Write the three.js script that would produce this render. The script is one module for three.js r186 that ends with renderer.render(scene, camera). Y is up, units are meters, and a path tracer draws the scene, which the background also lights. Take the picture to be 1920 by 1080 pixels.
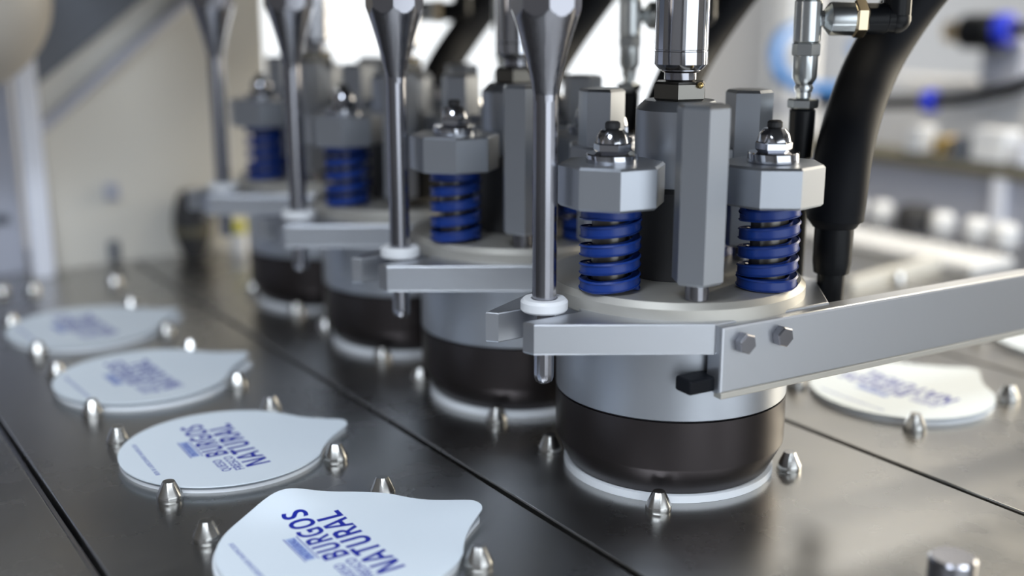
import * as THREE from 'three';
import { RoundedBoxGeometry } from 'three/addons/geometries/RoundedBoxGeometry.js';
import { mergeGeometries, toCreasedNormals } from 'three/addons/utils/BufferGeometryUtils.js';
import { RectAreaLightUniformsLib } from 'three/addons/lights/RectAreaLightUniformsLib.js';

// ---------------------------------------------------------------- units
// Everything below is laid out in "pitch" units (distance between two sealing heads);
// one pitch is 0.12 m and the last lines of the script bring the whole scene to metres.
const K = 0.12;

// ---------------------------------------------------------------- camera, light, exposure
const scene = new THREE.Scene();
scene.background = new THREE.Color(0.75, 0.82, 0.9);
const renderer = new THREE.WebGLRenderer({ antialias: true });
renderer.toneMapping = THREE.LinearToneMapping;
renderer.toneMappingExposure = 1.0;
renderer.shadowMap.enabled = true;
RectAreaLightUniformsLib.init();

const YAW = 33.835 * Math.PI / 180, PITCH = 14.044 * Math.PI / 180;
const camera = new THREE.PerspectiveCamera(27.96, 1920 / 1080, 0.02, 40);
camera.position.set(-1.3899, 1.6754, 3.0366);
camera.lookAt(camera.position.clone().add(new THREE.Vector3(Math.sin(YAW) * Math.cos(PITCH), -Math.sin(PITCH), -Math.cos(YAW) * Math.cos(PITCH))));
camera.focus = 3.95 * K;
camera.userData.fStop = 2.9;
scene.add(camera);

// daylight through three windows, two ceiling lamps and two added unseen lamps: [centre, look at, width, height, colour, intensity]
const LIGHTS = {
  window_back: [[15, 0, -24.6], [15, 0, 0], 17, 9, [0.93, 0.97, 1.0], 2.6],
  window_front: [[3, 2.5, 19.6], [3, 2.5, 0], 24, 15, [0.86, 0.93, 1.0], 1.5],
  window_right: [[27.6, 5.2, -1], [0, 5.2, -1.001], 16, 16.5, [1.0, 0.90, 0.72], 8],
  lamp_a: [[1, 14.6, 13], [1, 0, 12.999], 18, 4, [0.86, 0.93, 1.0], 12.5],
  added_lid_lamp: [[-3.5, 7, 3], [-3.5, 0, 2.999], 4, 2, [0.82, 0.90, 1.0], 21],  // added unseen lamp, lights the near lids more than the far ones
  lamp_c: [[23.5, 14.6, -17], [23.5, 0, -17.001], 7, 6, [1.0, 0.96, 0.88], 1.3],
  added_fill_lamp: [[4.9, 5.2, -0.9], [4.9, 0, -0.901], 2.4, 0.8, [1.0, 0.90, 0.72], 48],  // added unseen lamp that makes the right-hand lids bright and warm
};
for (const k in LIGHTS) {
  const [p, t, w, h, c, i] = LIGHTS[k];
  const l = new THREE.RectAreaLight(new THREE.Color().setRGB(...c), i, w, h);
  l.name = 'area_light_' + k; l.position.set(...p); l.lookAt(...t); scene.add(l);
}

// ---------------------------------------------------------------- helpers
const R = Math.PI / 180, CS = 1.3442, PIN = 0.3139;
const V = (x, y, z) => new THREE.Vector3(x, y, z);
let seed = 7;
const rnd = () => { seed = (seed * 1664525 + 1013904223) >>> 0; return seed / 4294967296; };
const used = new Map();
function numbered(n) { const k = used.get(n) || 0; used.set(n, k + 1); return k ? n + '_' + String(k).padStart(3, '0') : n; }
const GROUPS = { lid: 'lids lying on the steel strips', sealing_head: 'row of sealing heads', spindle: 'row of steel spindles', hose: 'thick black hoses behind the heads', air_fitting: 'air fittings behind the heads', steel_strip: 'steel strips of the machine table', white_adjuster: 'white knobs along the right side', valve_block: 'valve blocks on the shelf' };
function tag(o, label, category, group) {
  group = group || GROUPS[o.name.replace(/_\d+$/, '')]; o.userData.label = label; o.userData.category = category; if (group) o.userData.group = group; return o; }
function thing(name, label, category, [x, y, z] = [0, 0, 0], turn = 0, group) {
  const o = new THREE.Group(); o.name = numbered(name); o.position.set(x, y, z); o.rotation.y = turn;
  scene.add(o); return tag(o, label, category, group);
}
function part(name, geo, mat, parent) { const m = new THREE.Mesh(Array.isArray(geo) ? mergeGeometries(geo.map(plain)) : geo, mat); m.name = name; parent.add(m); return m; }
function single(name, geo, mat, label, category, group) { const m = part(numbered(name), geo, mat, scene); return tag(m, label, category, group); }
function struct(name, geo, mat, parent) { const m = part(name, geo, mat, parent || scene); if (!parent) m.userData.kind = 'structure'; return m; }
function copy(o, label, [x, y, z]) { const c = o.clone(); c.name = numbered(o.name.replace(/_\d+$/, '')); c.userData = { ...o.userData, label }; c.position.set(x, y, z); scene.add(c); return c; }
function plain(g) { const q = g.index ? g.toNonIndexed() : g.clone(); for (const k of Object.keys(q.attributes)) if (!['position', 'normal', 'uv'].includes(k)) q.deleteAttribute(k); return q; }
const mv = (g, x, y, z) => g.translate(x, y, z);
const box = (w, h, d, x = 0, y = 0, z = 0, r = 0.008) => mv(new RoundedBoxGeometry(w, h, d, 2, Math.min(r, w / 2.1, h / 2.1, d / 2.1)), x, y, z);
// turned profile [[r, y], ...]; smooth sides with creases kept
const lathe = (pts, seg = 64) => toCreasedNormals(new THREE.LatheGeometry(pts.map(p => new THREE.Vector2(p[0], p[1])), seg), 35 * R);
// prism with n sides, first corner at angle a (degrees from +z towards +x), chamfered top and bottom
function prism(n, r, y0, y1, a = 0, ch = 0.006) {
  const g = new THREE.LatheGeometry([[0, y0], [r - ch, y0], [r, y0 + ch], [r, y1 - ch], [r - ch, y1], [0, y1]].map(p => new THREE.Vector2(...p)), n, a * R);
  return toCreasedNormals(g, 12 * R);
}
const rod = (r, y0, y1, ch = 0.006, seg = 40) => lathe([[0, y0], [r - ch, y0], [r, y0 + ch], [r, y1 - ch], [r - ch, y1], [0, y1]], seg);
const pol = (a, r) => [r * Math.sin(a * R), r * Math.cos(a * R)];
function along(g, from, to) {                                           // stands a +y geometry along from -> to
  const d = V(...to).sub(V(...from)).normalize();
  return g.applyQuaternion(new THREE.Quaternion().setFromUnitVectors(V(0, 1, 0), d)).translate(...from);
}
const tube = (pts, r, seg = 60, rs = 18) => new THREE.TubeGeometry(new THREE.CatmullRomCurve3(pts.map(p => V(...p))), seg, r, rs, false);
function extrude(pts, depth, bevel = 0.006) {                           // outline in x,z ; thickness along y from 0 to depth
  const s = new THREE.Shape(pts.map(p => new THREE.Vector2(p[0], -p[1])));
  const g = new THREE.ExtrudeGeometry(s, { depth: depth - 2 * bevel, bevelEnabled: true, bevelThickness: bevel, bevelSize: bevel, bevelOffset: -bevel, bevelSegments: 2, curveSegments: 24 });
  return g.rotateX(-Math.PI / 2).translate(0, bevel, 0);
}
function coil(rad, turns, h, wr, wh) {                                  // die spring: flat-section wire, ends closed and level
  const n = Math.round(turns * 48), P = [], I = [], sec = [[-wr, -wh], [wr, -wh], [wr, wh], [-wr, wh]].map(([a, b]) => [[a * 0.72, b], [a, b * 0.72]]).flatMap(([p, q], i) => i % 2 ? [q, p] : [p, q]);
  const m = sec.length;
  for (let i = 0; i <= n; i++) {
    const t = i / n, a = t * turns * 2 * Math.PI, e = Math.min(1, Math.max(0, (t * turns - 0.7) / (turns - 1.4)));
    const y = wh + e * (h - 2 * wh) + (t * turns < 0.7 ? 0 : 0);
    for (const [dr, dy] of sec) P.push((rad + dr) * Math.sin(a), y + dy, (rad + dr) * Math.cos(a));
  }
  for (let i = 0; i < n; i++) for (let j = 0; j < m; j++) { const a = i * m + j, b = i * m + (j + 1) % m; I.push(a, b, a + m, b, b + m, a + m); }
  for (let j = 1; j < m - 1; j++) { I.push(0, j + 1, j); const o = n * m; I.push(o, o + j, o + j + 1); }
  const g = new THREE.BufferGeometry(); g.setAttribute('position', new THREE.Float32BufferAttribute(P, 3)); g.setIndex(I);
  const q = toCreasedNormals(g, 40 * R); q.setAttribute('uv', new THREE.Float32BufferAttribute(new Float32Array(q.attributes.position.count * 2), 2)); return q;
}
function planarUV(g, s) { const p = g.attributes.position, u = []; for (let i = 0; i < p.count; i++) u.push(p.getX(i) * s, p.getZ(i) * s); g.setAttribute('uv', new THREE.Float32BufferAttribute(u, 2)); return g; }

// ---------------------------------------------------------------- textures and materials
function noiseGrid(n) { const a = new Float32Array(n * n); for (let i = 0; i < n * n; i++) a[i] = rnd(); return a; }
function fbm(size, base, oct, stretch = 1) {                            // tiling value noise, 0..1
  const out = new Float32Array(size * size); let amp = 1, tot = 0, f = base;
  for (let o = 0; o < oct; o++, f *= 2, amp *= 0.55) {
    const g = noiseGrid(f); tot += amp;
    const fy = Math.max(1, Math.round(f / stretch));
    for (let y = 0; y < size; y++) for (let x = 0; x < size; x++) {
      const u = x / size * f, v = y / size * fy, i = Math.floor(u), j = Math.floor(v), s = u - i, t = v - j, ss = s * s * (3 - 2 * s), tt = t * t * (3 - 2 * t);
      const q = (a, b) => g[(b % fy) * f + (a % f)];
      out[y * size + x] += amp * ((q(i, j) * (1 - ss) + q(i + 1, j) * ss) * (1 - tt) + (q(i, j + 1) * (1 - ss) + q(i + 1, j + 1) * ss) * tt);
    }
  }
  for (let i = 0; i < out.length; i++) out[i] /= tot; return out;
}
function tex(size, fn, srgb) {
  const d = new Uint8Array(size * size * 4);
  for (let i = 0; i < size * size; i++) { const c = fn(i); d[i * 4] = c[0] * 255; d[i * 4 + 1] = c[1] * 255; d[i * 4 + 2] = c[2] * 255; d[i * 4 + 3] = 255; }
  const t = new THREE.DataTexture(d, size, size); t.wrapS = t.wrapT = THREE.RepeatWrapping; t.magFilter = THREE.LinearFilter; t.minFilter = THREE.LinearMipmapLinearFilter; t.generateMipmaps = true;
  if (srgb) t.colorSpace = THREE.SRGBColorSpace; t.needsUpdate = true; return t;
}
const nA = fbm(1024, 6, 6), nB = fbm(1024, 40, 4);
const clamp = (v, a = 0, b = 1) => Math.min(b, Math.max(a, v));
const plateRough = tex(1024, i => { const v = clamp(0.285 + (nA[i] - 0.5) * 0.16 + (nB[i] - 0.5) * 0.06); return [v, v, v]; });
const specks = new Float32Array(1024 * 1024);
for (let k = 0; k < 260; k++) { const x = Math.floor(rnd() * 1024), y = Math.floor(rnd() * 1024); specks[y * 1024 + x] = 0.35; if (rnd() > 0.6) specks[y * 1024 + (x + 1) % 1024] = 0.3; }
const plateCol = tex(1024, i => { const v = clamp(0.90 + (nA[i] - 0.5) * 0.07 + (nB[i] - 0.5) * 0.02 + specks[i]); return [v, v * 0.995, v * 0.985]; }, true);
const lin = (r, g, b) => new THREE.Color().setRGB(r, g, b);
const metal = (c, rough, o = {}) => new THREE.MeshStandardMaterial({ color: lin(...c), metalness: 1, roughness: rough, ...o });
const matte = (c, rough, o = {}) => new THREE.MeshStandardMaterial({ color: lin(...c), metalness: 0, roughness: rough, ...o });
const M = {
  plate: metal([0.56, 0.56, 0.56], 1, { map: plateCol, roughnessMap: plateRough }),
  alu: new THREE.MeshStandardMaterial({ color: lin(0.52, 0.55, 0.60), metalness: 1, roughness: 0.42 }),
  aluBar: new THREE.MeshStandardMaterial({ color: lin(0.60, 0.62, 0.66), metalness: 1, roughness: 0.4 }),
  flange: new THREE.MeshStandardMaterial({ color: lin(0.60, 0.58, 0.53), metalness: 0.7, roughness: 0.5 }),
  steel: metal([0.34, 0.34, 0.37], 0.22),
  pin: metal([0.52, 0.515, 0.50], 0.27),
  nutDark: metal([0.22, 0.21, 0.19], 0.35),
  chrome: metal([0.56, 0.57, 0.61], 0.12),
  nickel: metal([0.62, 0.65, 0.66], 0.3),
  brass: metal([0.80, 0.66, 0.45], 0.3),
  gold: metal([0.85, 0.62, 0.25], 0.3),
  block: new THREE.MeshStandardMaterial({ color: lin(0.058, 0.050, 0.051), metalness: 0.85, roughness: 0.36 }),
  blue: new THREE.MeshPhysicalMaterial({ color: lin(0.003, 0.034, 0.23), roughness: 0.4, clearcoat: 0.2, clearcoatRoughness: 0.2 }),
  rubber: new THREE.MeshPhysicalMaterial({ color: lin(0.006, 0.007, 0.010), roughness: 0.6, specularIntensity: 0.35 }),
  blackPlastic: new THREE.MeshPhysicalMaterial({ color: lin(0.006, 0.007, 0.009), roughness: 0.4, specularIntensity: 0.45 }),
  white: matte([0.80, 0.81, 0.83], 0.4),
  dark: matte([0.03, 0.03, 0.033], 0.6),
  beige: matte([0.67, 0.65, 0.60], 0.55),
  coverBeige: matte([0.40, 0.37, 0.33], 0.5),
  greyPaint: matte([0.40, 0.42, 0.50], 0.5),
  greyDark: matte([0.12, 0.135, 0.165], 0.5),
  lilac: matte([0.80, 0.83, 0.93], 0.4),
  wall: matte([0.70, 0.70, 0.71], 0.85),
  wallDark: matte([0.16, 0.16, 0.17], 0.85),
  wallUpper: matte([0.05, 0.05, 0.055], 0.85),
  ceiling: matte([0.2, 0.2, 0.21], 0.9),
  floor: matte([0.15, 0.15, 0.15], 0.5),
  yellow: matte([0.62, 0.58, 0.05], 0.5),
  bluePlastic: matte([0.01, 0.03, 0.55], 0.35),
  blueTube: new THREE.MeshPhysicalMaterial({ color: lin(0.03, 0.20, 0.56), roughness: 0.4 }),
  olive: matte([0.12, 0.11, 0.075], 0.6),
};
const glow = (c, i) => new THREE.MeshStandardMaterial({ color: lin(0.02, 0.02, 0.02), emissive: lin(...c), emissiveIntensity: i, roughness: 0.6 });

// ---------------------------------------------------------------- the room
const X0 = -16, X1 = 28, Z0 = -25, Z1 = 20, Y0 = -7.9, Y1 = 15, T = 0.8;
struct('floor', mv(new THREE.BoxGeometry(X1 - X0 + 2 * T, T, Z1 - Z0 + 2 * T), (X0 + X1) / 2, Y0 - T / 2, (Z0 + Z1) / 2), M.floor);
struct('ceiling', mv(new THREE.BoxGeometry(X1 - X0 + 2 * T, T, Z1 - Z0 + 2 * T), (X0 + X1) / 2, Y1 + T / 2, (Z0 + Z1) / 2), M.ceiling);
const slab = (x0, x1, y0, y1, z0, z1) => mv(new THREE.BoxGeometry(x1 - x0, y1 - y0, z1 - z0), (x0 + x1) / 2, (y0 + y1) / 2, (z0 + z1) / 2);
function holed(u0, u1, v0, v1, a0, a1, b0, b1, f) { return [f(u0, a0, v0, v1), f(a1, u1, v0, v1), f(a0, a1, v0, b0), f(a0, a1, b1, v1)]; }
struct('wall_left', slab(X0 - T, X0, Y0, Y1, Z0, Z1), M.wallDark);
const fz = (z0, z1) => (a, b, c, d) => slab(a, b, c, d, z0, z1), fx = (x0, x1) => (a, b, c, d) => slab(x0, x1, c, d, a, b);
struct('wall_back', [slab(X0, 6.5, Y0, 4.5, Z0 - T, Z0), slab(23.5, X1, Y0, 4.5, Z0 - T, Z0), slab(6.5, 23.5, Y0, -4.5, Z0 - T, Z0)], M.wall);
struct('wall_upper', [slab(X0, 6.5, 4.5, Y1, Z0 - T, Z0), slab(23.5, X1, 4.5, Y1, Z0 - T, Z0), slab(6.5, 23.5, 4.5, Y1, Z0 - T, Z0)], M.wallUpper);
struct('wall_front', holed(X0, X1, Y0, Y1, -9, 15, -5, 10, fz(Z1, Z1 + T)), M.wallDark);
struct('wall_right', holed(Z0, Z1, Y0, Y1, -9, 7, -3, 13.5, fx(X1, X1 + T)), M.wall);
function windowUnit(name, geoPane, bars, c, i) { const g = new THREE.Group(); g.name = name; g.userData.kind = 'structure'; scene.add(g); part('pane', geoPane, glow(c, i), g); part('window_frame', bars, M.white, g); }
const frameZ = (x0, x1, y0, y1, z) => [slab(x0, x0 + 0.35, y0, y1, z - 0.3, z + 0.1), slab(x1 - 0.35, x1, y0, y1, z - 0.3, z + 0.1), slab(x0, x1, y0, y0 + 0.35, z - 0.3, z + 0.1), slab(x0, x1, y1 - 0.35, y1, z - 0.3, z + 0.1)];
windowUnit('window_1', slab(6.5, 23.5, -4.5, 4.5, -25.3, -25.1), frameZ(6.5, 23.5, -4.5, 4.5, -25), [0.93, 0.97, 1.0], 1.6);
windowUnit('window_2', slab(-9, 15, -5, 10, 20.2, 20.4), frameZ(-9, 15, -5, 10, 20.2), [0.84, 0.92, 1], 0.9);
windowUnit('window_3', slab(28.2, 28.4, -3, 13.5, -9, 7), [slab(27.9, 28.3, -3, 13.5, -9, -8.65), slab(27.9, 28.3, -3, 13.5, 6.65, 7), slab(27.9, 28.3, -3, -2.65, -9, 7), slab(27.9, 28.3, 13.15, 13.5, -9, 7)], [1, 0.87, 0.66], 1.6);
for (const [k, where] of [['lamp_a', 'behind the camera'], ['lamp_c', 'at the far right corner of the room']]) {
  const [p, , w, h, c] = LIGHTS[k];
  const t = thing('ceiling_lamp', 'long white ceiling lamp ' + where, 'lamp', [p[0], Y1, p[2]]);
  part('housing', box(w + 0.6, 0.28, h + 0.6, 0, -0.14, 0, 0.05), M.white, t); part('diffuser', slab(-w / 2, w / 2, -0.32, -0.28, -h / 2, h / 2), glow(c, 1.5), t);
}

for (const [k, label] of [['added_fill_lamp', 'added warm lamp, unseen, brightening the lids and strips on the right'], ['added_lid_lamp', 'added cool lamp, unseen, brightening the printed lids on the left']]) {
  const [p, , w, h, c] = LIGHTS[k], t = thing('added_fill_lamp', label, 'lamp', [p[0], p[1], p[2]]);
  part('shade', [box(w + 0.3, 0.06, h + 0.3, 0, 0.25, 0, 0.02), box(w + 0.3, 0.3, 0.05, 0, 0.13, h / 2 + 0.13, 0.02), box(w + 0.3, 0.3, 0.05, 0, 0.13, -h / 2 - 0.13, 0.02)], M.greyPaint, t);
  part('diffuser', slab(-w / 2, w / 2, 0.04, 0.08, -h / 2, h / 2), glow(c, 1.5), t);
  for (const x of [-0.9, 0.9]) part('rod', mv(rod(0.04, 0.26, Y1 - p[1]), x, 0, 0), M.steel, t);
}

// ---------------------------------------------------------------- machine table and its steel strips
single('table', [box(13.5, 7.5, 13, 1.2, -4.02, 0.6, 0.05), box(13.5, 0.1, 12.2, 1.2, -0.23, 0.6, 0.02)], M.dark, 'dark machine table body under the steel strips', 'table');
const pinGeo = lathe([[0, 0], [0.0435, 0], [0.0445, 0.004], [0.0445, 0.019], [0.0425, 0.023], [0.0225, 0.066], [0.0205, 0.0685], [0.004, 0.069], [0, 0.068]], 32);
function strip(x0, x1, label, pins) {
  const w = x1 - x0, z0 = -5.4, z1 = 4.2, t = thing('steel_strip', label, 'steel plate', [(x0 + x1) / 2, 0, 0]);
  const g = planarUV(box(w, 0.18, z1 - z0, 0, -0.09, (z0 + z1) / 2, 0.007), 0.23);
  part('plate', g, M.plate, t);
  for (const [x, z] of pins) { const p = part('guide_pin', pinGeo, M.pin, t); p.position.set(x - (x0 + x1) / 2, 0, z); p.rotation.y = rnd() * 6; }
  return t;
}
const four = (cx, cz) => [[-PIN, -PIN], [PIN, -PIN], [-PIN, PIN], [PIN, PIN]].map(([a, b]) => [cx + a, cz + b]);
const rows = (c, rs) => rs.flatMap(r => four(c * CS, -r));
strip(-2.0, -0.674, 'dark steel strip at the lower left corner beyond the open slot', []);
const s0 = strip(-0.640, 0.667, 'steel strip carrying the row of four loose white lids', [...rows(0, [0, 1, 2, 3]), [-0.06, -4.0], [0.39, -3.92], [-0.22, -4.05]]);
const s1 = strip(0.690, 2.016, 'steel strip under the four sealing heads', rows(1, [0, 1, 2, 3]));
strip(2.038, 3.361, 'steel strip right of the heads carrying the sunlit cream lid', rows(2, [0, 1]));
strip(3.383, 4.705, 'steel strip at far right under the pale blue lid', rows(3, [0, 1]));
strip(4.724, 6.4, 'outermost steel strip below the row of white knobs', []);
single('slot_rail', [box(0.018, 0.03, 3.4, -0.659, -0.035, -0.2, 0.004), box(0.018, 0.03, 0.32, -0.659, -0.035, 1.69, 0.004), box(0.018, 0.03, 0.3, -0.659, -0.035, 2.05, 0.004)], M.steel, 'thin steel rail lying in the slot at lower left', 'rail');
const stud = thing('locating_stud', 'thick flat-topped steel stud at the bottom right corner', 'stud', [1.30, 0, 1.255]);
part('shaft', rod(0.066, 0, 0.152, 0.007), M.steel, stud); part('side_screw', mv(prism(6, 0.03, 0, 0.09, 10), -0.09, 0, 0.03), M.pin, stud);

// ---------------------------------------------------------------- printed lids
function outline() {
  const r = 0.385, pts = [], c = [0.428, 0.022], q = 0.062, d = Math.hypot(...c), off = Math.atan2(c[1], c[0]), phi = Math.acos((r - q) / d);
  const a0 = off + phi, a1 = off - phi + 2 * Math.PI;
  const P0 = [c[0] + q * Math.cos(a0), c[1] + q * Math.sin(a0)], P1 = [c[0] + q * Math.cos(a1), c[1] + q * Math.sin(a1)];
  for (let i = 0; i <= 90; i++) { const a = a0 + (a1 - a0) * i / 90; pts.push([r * Math.cos(a), r * Math.sin(a)]); }
  const E1 = [r * Math.cos(a1), r * Math.sin(a1)], E0 = [r * Math.cos(a0), r * Math.sin(a0)];
  const side = (A, B, dip) => { for (let i = 1; i < 12; i++) { const t = i / 12, k = 1 - dip * Math.sin(Math.PI * t); pts.push([(A[0] + (B[0] - A[0]) * t) * k, (A[1] + (B[1] - A[1]) * t) * k]); } };
  side(E1, P1, 0.035);
  for (let i = 0; i <= 16; i++) { const a = a1 - 2 * Math.PI + (a0 - a1 + 2 * Math.PI) * i / 16; pts.push([c[0] + q * Math.cos(a), c[1] + q * Math.sin(a)]); }
  side(P0, E0, 0.045);
  return pts;
}
const OUT = outline();
function lidGeo(thick, height) {                                        // sheet of one lid; height(x, z) bows it
  const n = OUT.length, rings = 14, P = [], U = [], I = [];
  const put = (x, z, dy) => { P.push(x, height(x, z) + dy, z); U.push(0.5 - z / 1.1, 0.5 - x / 1.1); };
  for (const dy of [thick, 0]) { put(0, 0, dy); for (let k = 1; k <= rings; k++) for (const [x, z] of OUT) put(x * k / rings, z * k / rings, dy); }
  const half = 1 + rings * n, at = (s, k, j) => s * half + 1 + (k - 1) * n + (j % n);
  for (let j = 0; j < n; j++) {
    I.push(0, at(0, 1, j + 1), at(0, 1, j), half, at(1, 1, j), at(1, 1, j + 1));
    for (let k = 1; k < rings; k++) {
      I.push(at(0, k, j), at(0, k + 1, j + 1), at(0, k + 1, j), at(0, k, j), at(0, k, j + 1), at(0, k + 1, j + 1));
      I.push(at(1, k, j), at(1, k + 1, j), at(1, k + 1, j + 1), at(1, k, j), at(1, k + 1, j + 1), at(1, k, j + 1));
    }
    I.push(at(0, rings, j), at(0, rings, j + 1), at(1, rings, j), at(1, rings, j), at(0, rings, j + 1), at(1, rings, j + 1));
  }
  const g = new THREE.BufferGeometry(); g.setAttribute('position', new THREE.Float32BufferAttribute(P, 3)); g.setAttribute('uv', new THREE.Float32BufferAttribute(U, 2)); g.setIndex(I);
  return toCreasedNormals(g, 50 * R);
}
function lidPrint() {                                                   // reading direction along the strip, top of the letters away from the tab
  const S = 1024, c = document.createElement('canvas'); c.width = c.height = S; const x = c.getContext('2d');
  x.fillStyle = '#e2ebf3'; x.fillRect(0, 0, S, S);
  const px = u => (0.5 + u / 1.1) * S, py = v => (0.5 + v / 1.1) * S;
  const ink = '#1c2a9c';
  const word = (t, u0, u1, v0, v1, font, col) => {
    x.font = font; x.textBaseline = 'alphabetic'; x.fillStyle = col;
    const m = x.measureText(t), capH = 0.72 * 100;
    x.save(); x.translate(px(u0), py(v1)); x.scale((px(u1) - px(u0)) / m.width, (py(v1) - py(v0)) / capH); x.fillText(t, 0, 0); if (!font.startsWith('bold')) { x.strokeStyle = col; x.lineWidth = 3.5; x.strokeText(t, 0, 0); } x.restore();
  };
  word('NATURAL', -0.240, 0.240, 0.007, 0.098, 'bold 100px sans-serif', ink);
  word('BURGOS', -0.068, 0.286, -0.086, -0.002, 'bold 100px sans-serif', ink);
  word('QUESO', -0.230, -0.100, -0.083, -0.050, '100px sans-serif', ink);
  word('FRESCO', -0.243, -0.086, -0.037, -0.004, '100px sans-serif', ink);
  x.fillStyle = ink; x.fillRect(px(-0.034), py(-0.140), px(0.140) - px(-0.034), 3); x.fillRect(px(-0.034), py(-0.096), px(0.140) - px(-0.034), 3);
  x.fillStyle = '#a3b6e0'; x.fillRect(px(-0.028), py(-0.134), px(0.136) - px(-0.028), py(-0.102) - py(-0.134));
  word('INTEGRAL', -0.022, 0.130, -0.130, -0.106, '100px sans-serif', '#3a4cab');
  word('REN W LAERCIONDE RASPECIOS', -0.144, 0.194, -0.297, -0.281, 'bold 100px sans-serif', '#5a69ae');
  const t = new THREE.CanvasTexture(c); t.colorSpace = THREE.SRGBColorSpace; t.anisotropy = 8; return t;
}
M.lidTop = new THREE.MeshPhysicalMaterial({ map: lidPrint(), roughness: 0.42, metalness: 0 });
M.lidPlain = matte([0.80, 0.83, 0.87], 0.4);
const bow = k => (x, z) => k * (x * x + z * z) / 0.15;
const flatLid = lidGeo(0.013, () => 0);
function lidStack(c, r, h, word, dx = 0, dz = 0, turn = 0) {
  const under = single('lid', flatLid, M.lidPlain, 'lower lid under the ' + word, 'lid'); under.position.set(c * CS, 0.0005, -r);
  const top = single('lid', lidGeo(0.005, (x, z) => 0.0145 + h(x, z)), M.lidTop, word, 'lid'); top.position.set(c * CS + dx, 0, -r + dz); top.rotation.y = turn;
}
lidStack(0, 0, (x, z) => 0.012 * (x * x + z * z) / 0.15 + 0.050 * Math.exp(-((x + 0.04) ** 2 + (z + 0.42) ** 2) / 0.016) + 0.012 * Math.exp(-((x - 0.47) ** 2 + z * z) / 0.02), 'printed lid nearest the bottom edge, its far rim curled up', 0.01, 0);
lidStack(0, 1, bow(0.012), 'printed lid with the sharpest blue lettering, second from the bottom edge', -0.006, 0.012, -0.03);
lidStack(0, 2, (x, z) => 0.016 * (x * x + z * z) / 0.15 + 0.012 * Math.max(0, x), 'blurred printed lid third from the bottom edge on the left strip', -0.008, 0.0, 0.06);
lidStack(0, 3, bow(0.012), 'most blurred printed lid, farthest on the left strip', -0.01, 0, 0.08);
lidStack(2, 0, bow(0.008), 'sunlit cream lid below the big slanting bar, right of the heads', 0, 0, 0);
lidStack(3, 0, bow(0.008), 'pale blue lid cut off by the right edge', 0, 0, 0);
for (let r = 0; r < 4; r++) {
  const l = single('lid', lidGeo(0.026, () => 0), M.lidPlain, ['white lid pressed under the nearest sealing head', 'white lid rim under the second sealing head from the front', 'white lid rim under the third sealing head from the front', 'white lid rim under the farthest sealing head'][r], 'lid');
  l.position.set(CS, 0.0005, -r);
}

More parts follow.
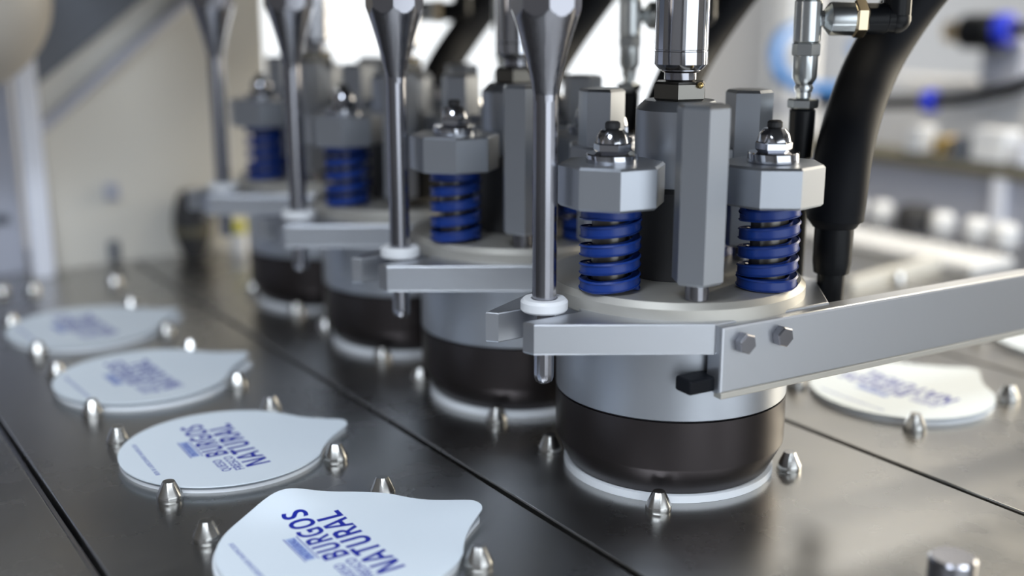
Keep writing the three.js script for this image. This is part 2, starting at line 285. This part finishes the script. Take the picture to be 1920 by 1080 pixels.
// ---------------------------------------------------------------- sealing heads
const springGeo = coil(0.088, 5.4, 0.286, 0.0165, 0.0195);
const octL = prism(8, 0.178, 1.014, 1.155, -29.3, 0.008), octR = prism(8, 0.172, 1.014, 1.15, -58, 0.008);
const SPR = [[-78, 0.362], [18, 0.362], [118, 0.35], [182, 0.35]];
function forkPlate() {
  const s = new THREE.Shape(); const p = [[-0.712, 0.083], [-0.70, 0.128], [-0.215, 0.443], [0.30, 0.46], [0.52, 0.2], [0.52, -0.2], [0.28, -0.44], [-0.2, -0.36], [-0.745, -0.088], [-0.716, -0.055], [-0.48, -0.055], [-0.44, 0.014], [-0.48, 0.083]];
  return extrude(p, 0.105, 0.006);
}
const forkGeo = mv(forkPlate(), 0, 0.563, 0);
function head(label) {
  const t = thing('sealing_head', label, 'sealing head', [CS, 0, 0], 0);
  part('heating_block', lathe([[0, 0.0275], [0.364, 0.0275], [0.372, 0.034], [0.417, 0.125], [0.418, 0.135], [0.418, 0.302], [0, 0.302]], 96), M.block, t);
  part('body', lathe([[0, 0.304], [0.412, 0.304], [0.418, 0.310], [0.418, 0.650], [0, 0.650]], 96), M.alu, t);
  part('flange', lathe([[0, 0.652], [0.455, 0.652], [0.463, 0.660], [0.463, 0.704], [0.445, 0.724], [0, 0.724]], 96), M.flange, t);
  part('fork_plate', forkGeo, M.aluBar, t);
  SPR.forEach(([a, r], i) => {
    const [x, z] = pol(a, r);
    const g = new THREE.Group(); g.name = 'spring_unit'; g.position.set(x, 0, z); g.rotation.y = 0; t.add(g);
    const s = part('spring', springGeo, M.blue, g); s.position.y = 0.728; s.rotation.y = (i * 77 + 40) * R;
    part('spring_core', rod(0.062, 0.724, 1.016), M.nutDark, g);
    part('pressure_block', i ? octR : octL, M.alu, g);
    part('washer', rod(0.086, 1.15, 1.185, 0.004), M.chrome, g);
    part('nut', [prism(6, 0.062, 1.185, 1.225, -20 + 15 * i, 0.010), lathe([[0, 1.22], [0.056, 1.22], [0.050, 1.245], [0.036, 1.262], [0, 1.262]], 32)], M.chrome, g);
    part('threaded_stud', rod(0.025, 1.26, 1.288, 0.006), M.dark, g);
  });
  for (const [a, r, c0] of [[-31, 0.40, -29.5], [92, 0.35, -18], [190, 0.36, -16]]) {
    const [x, z] = pol(a, r); const g = part('hex_rod', prism(6, 0.086, 0.782, 1.356, c0, 0.010), M.alu, t); g.position.set(x, 0, z);
    part('rod_stud', rod(0.038, 0.722, 0.784), M.steel, g);
  }
  part('cylinder_base', lathe([[0, 0.724], [0.165, 0.724], [0.168, 0.73], [0.168, 1.03], [0.155, 1.045], [0, 1.045]], 64), M.dark, t);
  part('center_cylinder', lathe([[0, 1.045], [0.15, 1.045], [0.15, 1.305], [0.12, 1.336], [0, 1.336]], 64), M.alu, t);
  part('lock_nut', prism(6, 0.098, 1.336, 1.40, -45, 0.008), M.nutDark, t);
  part('rod_end', [rod(0.055, 1.40, 1.435), rod(0.068, 1.43, 1.47)], M.steel, t);
  part('piston_barrel', lathe([[0, 1.44], [0.075, 1.44], [0.092, 1.458], [0.092, 1.50], [0.0905, 1.502], [0.0905, 1.506], [0.092, 1.508], [0.092, 2.30], [0, 2.30]], 64), M.chrome, t);
  const bs = new THREE.SphereGeometry(0.011, 16, 12); part('brass_screw', mv(bs, 0.005, 1.39, 0.096), M.gold, t);
  return t;
}
const HL = ['nearest sealing head with blue springs, in front of the others', 'second sealing head from the front, behind the nearest one', 'third sealing head from the front, blurred', 'farthest sealing head, strongly blurred'];
const h0 = head(HL[0]);
for (let r = 1; r < 4; r++) copy(h0, HL[r], [CS, 0, -r]);

// big carrier bar bolted to the nearest head
{
  const a = Math.atan2(0.10, 1.44), t = thing('carrier_bar', 'wide flat aluminium bar slanting to the right in front of the nearest head', 'bar', [CS - 0.206, 0, 0.452], -a);
  const s = new THREE.Shape([[0, 0.434], [2.3, 0.434], [2.3, 0.66], [0, 0.66]].map(p => new THREE.Vector2(...p)));
  part('plate', mv(new THREE.ExtrudeGeometry(s, { depth: 0.055, bevelEnabled: true, bevelThickness: 0.009, bevelSize: 0.009, bevelOffset: -0.009, bevelSegments: 2 }), 0, 0, -0.046), M.aluBar, t);
  part('lower_lip', [box(2.3, 0.022, 0.04, 1.15, 0.430, 0.006, 0.004)], M.flange, t);
  part('dark_block', box(0.14, 0.05, 0.08, -0.03, 0.462, -0.05, 0.01), M.rubber, t);  // plain dark block at the left end of the bar
  for (const [x, y] of [[0.085, 0.60], [0.245, 0.60]]) {
    const b = part('bolt', along(prism(6, 0.036, 0, 0.035, 12, 0.005), [x, y, 0.016], [x, y, 1]), M.steel, t);
    part('bolt_washer', along(rod(0.045, 0, 0.008, 0.002), [x, y, 0.009], [x, y, 1]), M.nickel, b);
  }
}

// ---------------------------------------------------------------- spindles that pass through the forks
function spindleGeo() {
  const N = 144, ys = []; for (let y = 1.36; y < 1.70; y += 0.006) ys.push(y); ys.push(2.28);
  const P = [], I = [];
  const rr = (a, y) => { const cone = y < 1.383 ? 0.0405 : 0.0405 + (y - 1.383) * 0.19 + (y - 1.383) ** 2 * 0.3, s = (a % (Math.PI / 4)) - Math.PI / 8; return Math.min(cone, 0.103 / Math.cos(s)); };
  for (const y of ys) for (let i = 0; i < N; i++) { const a = i / N * 2 * Math.PI, q = rr(a, y); P.push(q * Math.sin(a), y, q * Math.cos(a)); }
  for (let k = 0; k < ys.length - 1; k++) for (let i = 0; i < N; i++) { const a = k * N + i, b = k * N + (i + 1) % N; I.push(a, b, a + N, b, b + N, a + N); }
  const g = new THREE.BufferGeometry(); g.setAttribute('position', new THREE.Float32BufferAttribute(P, 3)); g.setIndex(I);
  const q = toCreasedNormals(g, 14 * R); q.setAttribute('uv', new THREE.Float32BufferAttribute(new Float32Array(q.attributes.position.count * 2), 2)); return q.rotateY(-30 * R);
}
const SL = ['nearest steel spindle with cone-ended faceted top, in front of the nearest head', 'second steel spindle from the front, with a white collar', 'third steel spindle from the front, blurred, left of the third head', 'farthest steel spindle, most blurred, against the beige panel'];
const sp = thing('spindle', SL[0], 'spindle', [CS - 0.575, 0, 0.008]);
part('faceted_shank', spindleGeo(), M.steel, sp);
part('rod', rod(0.0405, 0.665, 1.37), M.steel, sp);
part('tip', lathe([[0, 0.413], [0.016, 0.415], [0.028, 0.423], [0.0335, 0.437], [0.0345, 0.455], [0.0345, 0.67], [0, 0.67]], 40), M.steel, sp);
part('collar', lathe([[0.0415, 0.700], [0.045, 0.712], [0.070, 0.712], [0.079, 0.702], [0.079, 0.676], [0.074, 0.670], [0.0415, 0.670]], 48), M.white, sp);
for (let r = 1; r < 4; r++) copy(sp, SL[r], [CS - 0.575, 0, 0.008 - r]);

// ---------------------------------------------------------------- air fittings and hoses behind each head
const FL = ['nearest silver air fitting with a brass-ringed elbow, right of the nearest head', 'second silver air fitting from the front, behind the nearest head', 'third air fitting from the front with a black elbow against the bright window', 'farthest air fitting behind the last heads'];
const ft = thing('air_fitting', FL[0], 'fitting', [CS + 0.535, 0, 0.075]);
part('hose_tail', [rod(0.047, 1.10, 1.285, 0.008), rod(0.040, 0.60, 1.10)], M.blackPlastic, ft);
part('lower_nut', prism(6, 0.055, 1.285, 1.32, -22, 0.005), M.nickel, ft);
part('stem', [rod(0.027, 1.318, 1.35), lathe([[0, 1.345], [0.03, 1.345], [0.034, 1.36], [0.030, 1.372], [0.042, 1.392], [0.044, 1.40], [0.044, 1.475], [0, 1.475]], 40)], M.nickel, ft);
part('hexagon_body', prism(6, 0.050, 1.472, 1.522, -25, 0.006), M.nickel, ft);
part('upper_body', [rod(0.049, 1.52, 1.672), rod(0.046, 1.668, 1.70), rod(0.040, 1.69, 2.25)], M.nickel, ft);
{
  const d = [0.83, 0, 0.557], at = s => [d[0] * s, 1.605, d[2] * s];
  part('side_outlet', [along(lathe([[0, 0], [0.024, 0], [0.03, 0.02], [0.058, 0.042], [0.060, 0.05], [0.060, 0.125], [0, 0.125]], 40), at(0.035), at(2))], M.nickel, ft);
  part('brass_ring', along(prism(6, 0.068, 0, 0.045, 0, 0.007), at(0.163), at(2)), M.brass, ft);
  const el = part('elbow', [along(lathe([[0, 0], [0.056, 0], [0.056, 0.07], [0.050, 0.075], [0.050, 0.11], [0, 0.11]], 36), at(0.207), at(2)), new THREE.SphereGeometry(0.052, 28, 20).translate(...at(0.318)), mv(rod(0.050, 0, 0.10), at(0.318)[0], 1.605, at(0.318)[2])], M.blackPlastic, ft);
}
for (let r = 1; r < 4; r++) copy(ft, FL[r], [CS + 0.535, 0, 0.075 - r]);
const HO = ['thick black hose curving up behind the nearest head on the right', 'black hose rising behind the nearest head from the second head', 'black hose crossing the bright window, from the third head', 'farthest black hose behind the last head'];
const ho = thing('hose', HO[0], 'hose', [CS, 0, 0]);
part('hose', tube([[0.547, 0.900, 0.250], [0.552, 1.000, 0.254], [0.600, 1.144, 0.228], [0.742, 1.314, 0.157], [0.910, 1.475, 0.098], [1.079, 1.671, 0.108], [1.252, 1.944, 0.224], [1.472, 2.329, 0.356]], 0.102, 80, 28), M.rubber, ho);
part('collar', mv(lathe([[0, 0.87], [0.078, 0.87], [0.088, 0.885], [0.100, 0.90], [0.104, 0.925], [0.094, 0.96], [0, 0.96]], 40), 0.547, 0, 0.25), M.rubber, ho);
part('sleeve', mv(lathe([[0, 0.70], [0.064, 0.70], [0.070, 0.74], [0.070, 0.88], [0, 0.88]], 40), 0.547, 0, 0.25), M.blackPlastic, ho);
part('cable', tube([[0.547, 0.72, 0.25], [0.547, 0.62, 0.25], [0.545, 0.53, 0.249], [0.545, 0.46, 0.25], [0.55, 0.40, 0.255]], 0.050, 40, 20), M.blackPlastic, ho);
for (let r = 1; r < 4; r++) copy(ho, HO[r], [CS, 0, -r]);
// the carriage that everything hangs from
single('carriage', [box(2.4, 0.22, 6.6, 1.42, 2.39, -0.9, 0.02)], M.dark, 'dark carriage plate above the frame that the heads hang from', 'machine part');

// ---------------------------------------------------------------- beyond the strips, left
const gp = thing('machine_guard', 'beige machine guard standing behind the left lids', 'guard', [0, 0, -4.55]);
part('sheet', box(1.47, 3.0, 0.1, 0.92, 1.5, 0, 0.01), M.beige, gp);
part('socket', box(0.09, 0.11, 0.05, 0.565, 0.476, 0.07, 0.01), M.greyPaint, gp);
part('latch', [box(0.07, 0.14, 0.06, 0.548, 0.09, 0.07, 0.02)], M.greyDark, gp);
single('guard_post', box(0.125, 1.4, 0.1, 0.085, 0.7, -4.385, 0.012), M.lilac, 'pale lilac upright post at the left end of the beige panel', 'post');
const dr = thing('guard_door', 'grey blue guard door left of the pale post', 'door', [-1.5, 0, -4.6]);
part('sheet', box(3.0, 3.0, 0.08, 0.03, 1.5, 0, 0.01), M.greyPaint, dr); part('handle_strip', box(0.5, 0.05, 0.05, 1.2, 0.36, 0.06, 0.015), M.greyDark, dr);
single('rounded_cover', new THREE.SphereGeometry(0.53, 40, 30).translate(-0.36, 1.70, -3.9), M.coverBeige, 'rounded beige cover in the top left corner', 'cover');
{
  const pts = [[-3, 1.42], [0.0, 1.42], [0.16, 1.16], [1.63, 2.255], [1.63, 2.95], [-3, 2.95]];  // added sheet for the slanted shade; its upper part darkens the strip reflections
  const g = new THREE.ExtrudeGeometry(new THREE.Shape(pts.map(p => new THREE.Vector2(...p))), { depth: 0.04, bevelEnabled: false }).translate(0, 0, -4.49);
  single('sloped_shade_sheet', g, M.greyDark, 'dark grey sloped sheet added at upper left in place of shade on the beige panel', 'guard');
  single('diagonal_shade_rod', along(rod(0.035, 0, 1.5), [0.16, 0.90, -4.455], [1.12, 1.66, -4.455]), M.greyPaint, 'thin grey diagonal strut added in place of shade on the beige panel', 'shade_rod');  // added rod standing in for the soft diagonal shade band
}
const kn = thing('cable_plug', 'dark olive cable plug standing left of the farthest head', 'plug', [1.04, 0, -4.38]);
part('body', lathe([[0, 0], [0.06, 0], [0.075, 0.03], [0.115, 0.14], [0.122, 0.27], [0.10, 0.38], [0.065, 0.45], [0, 0.46]], 32), M.dark, kn);
part('ring', lathe([[0.105, 0.17], [0.126, 0.17], [0.129, 0.22], [0.108, 0.22]], 32), M.olive, kn);
part('pin', [along(rod(0.022, 0, 0.16), [0.05, 0.28, 0.11], [0.05, 0.5, 0.16]), along(rod(0.022, 0, 0.16), [0.12, 0.26, 0.06], [0.14, 0.5, 0.1])], M.chrome, kn);
const bt = thing('grease_bottle', 'small white bottle with yellow cap beside the farthest head', 'bottle', [1.335, 0, -4.33]);
part('body', rod(0.062, 0, 0.15, 0.01), M.white, bt); part('cap', rod(0.058, 0.15, 0.225, 0.018), M.yellow, bt);
single('air_line', tube([[3.2, 3.2, -7.2], [3.05, 2.0, -7.2], [3.1, 1.2, -7.2], [3.35, 0.6, -7.2], [3.6, -0.5, -7.2]], 0.035, 40, 12), M.greyPaint, 'thin grey air line against the bright window, left of the second spindle', 'hose');

// ---------------------------------------------------------------- beyond the strips, right
const sg = thing('side_guard', 'blue grey low guard wall along the right side', 'panel', [6.1, 0, -2]);
part('sheet', box(0.12, 0.46, 5.0, 0, 0.23, 0, 0.01), M.greyPaint, sg);
part('shelf', box(0.5, 0.06, 5.0, 0.12, 0.48, 0, 0.01), M.olive, sg);
part('upright', box(0.06, 0.42, 0.1, -0.09, 0.25, 0.21, 0.01), M.lilac, sg);
const KW = [[-2.72, 0], [-2.465, 0], [-1.94, 0], [-1.665, 0], [-1.449, 0]];
KW.forEach(([z], i) => {
  const t = thing('white_adjuster', ['white knob at the left end of the knob row, beside the thick hose', 'white knob left of the dark knob', 'white knob right of the dark knob', 'second white knob from the right edge', 'white knob nearest the right edge'][i], 'adjuster', [5.6, 0, z]);
  part('stem', rod(0.05, 0, 0.07), M.steel, t); part('cap', lathe([[0, 0.06], [0.075, 0.06], [0.085, 0.08], [0.085, 0.18], [0.06, 0.215], [0, 0.22]], 32), M.white, t);
});
const dk = thing('dark_adjuster', 'large dark grey knob between the white knobs', 'adjuster', [5.6, 0, -2.17]);
part('stem', rod(0.06, 0, 0.06), M.steel, dk); part('cap', lathe([[0, 0.05], [0.13, 0.05], [0.14, 0.08], [0.13, 0.2], [0.09, 0.23], [0, 0.23]], 32), M.dark, dk);
single('glare_bar', box(0.44, 0.06, 1.5, 5.13, 0.03, -1.95, 0.02), M.white, 'bright white bar put in for the window reflection in front of the white knobs', 'rail');  // white bar added where the strip end only reflects the window
single('beige_bar', along(box(0.09, 1.0, 0.06, 0, 0.5, 0), [3.95, 0.03, -1.36], [5.2, 0.03, -1.5]), M.beige, 'beige bar lying across the strips behind the slanting bar', 'bar');
const MB = [[-2.62, 0.13, 0.22, 'white', 'white valve block left of the brass piece on the shelf'], [-2.40, 0.09, 0.16, 'gold', 'brass coloured piece between the valve blocks on the shelf'], [-2.22, 0.13, 0.17, 'greyDark', 'dark valve block left of the large white one on the shelf'], [-1.98, 0.27, 0.25, 'white', 'large white valve block on the shelf'], [-1.70, 0.12, 0.2, 'lilac', 'pale lilac valve block at the right end of the shelf']];
for (const [z, w, h, m, label] of MB) {
  const t = thing('valve_block', label, 'valve', [6.2, 0.51, z]);
  part('body', box(0.22, h, w, 0, h / 2, 0, 0.02), M[m], t); part('base', box(0.26, 0.03, w + 0.02, 0, 0.015, 0, 0.006), M.greyDark, t);
}
const bh1 = thing('black_air_hose', 'black air hose with blue ring crossing behind the thick hose', 'hose', [0, 0, 0]);
part('tube', tube([[6, 0.86, -3.5], [6, 0.90, -2.8], [6, 0.938, -2.42], [6, 0.985, -2.1], [6, 1.13, -1.65], [6, 1.5, -1.1]], 0.045, 50, 16), M.rubber, bh1);
part('blue_ring', along(rod(0.085, -0.045, 0.045, 0.015), [6, 0.938, -2.42], [6, 0.948, -2.3]), M.bluePlastic, bh1);
const bh2 = thing('hose_coupling', 'black hose coupling with brass end and blue ring at the upper right', 'fitting', [0, 0, 0]);
part('body', along(rod(0.14, -0.16, 0.16, 0.03), [7, 1.42, -2.75], [7, 1.43, -2.4]), M.blackPlastic, bh2);
part('brass_end', along(prism(6, 0.09, 0, 0.18, 0, 0.01), [7, 1.41, -3.06], [7, 1.43, -2.4]), M.brass, bh2);
part('blue_ring', along(rod(0.13, -0.06, 0.06, 0.02), [7, 1.44, -2.53], [7, 1.445, -2.4]), M.bluePlastic, bh2);
part('tube', along(rod(0.05, 0, 0.9, 0.01), [7, 1.44, -2.5], [7, 1.48, -1.6]), M.rubber, bh2);
const mc = thing('control_box', 'grey control box on a pale cabinet at the upper right', 'box', [7.3, 0, -2.62]);
part('body', box(0.4, 0.36, 0.36, 0, 1.18, 0, 0.03), M.greyPaint, mc); part('cabinet', box(0.5, 1.16, 3.4, 0.3, 0.41, 0.2, 0.02), M.wall, mc);
const tk = thing('white_canister', 'blurred white canister behind the silver air fitting', 'canister', [7.31, -0.179, -5.01]);
part('body', rod(0.24, 0, 2.9, 0.05), M.white, tk); part('band', lathe([[0.23, 0.8], [0.25, 0.8], [0.25, 0.88], [0.23, 0.88]], 40), M.greyPaint, tk);
single('blue_hose', tube([[6.928, 1.414, -4.588], [6.471, 1.341, -4.375], [6.254, 1.189, -4.227], [6.230, 1.044, -4.137], [6.297, 0.948, -4.001], [6.447, 0.921, -3.893], [6.618, 0.913, -3.776], [6.924, 0.983, -3.778], [7.353, 1.230, -4.309]], 0.058, 60, 16), M.blueTube, 'bright blue hose looping behind the silver air fitting', 'hose');

// ---------------------------------------------------------------- to metres, shadows on
const done = new Set();
scene.updateMatrixWorld(true);
scene.traverse(o => {
  o.position.multiplyScalar(K);
  if (o.isMesh) { o.castShadow = o.receiveShadow = true; if (!done.has(o.geometry)) { done.add(o.geometry); o.geometry.scale(K, K, K); } }
  if (o.isRectAreaLight) { o.width *= K; o.height *= K; }
});
scene.updateMatrixWorld(true);
renderer.render(scene, camera);
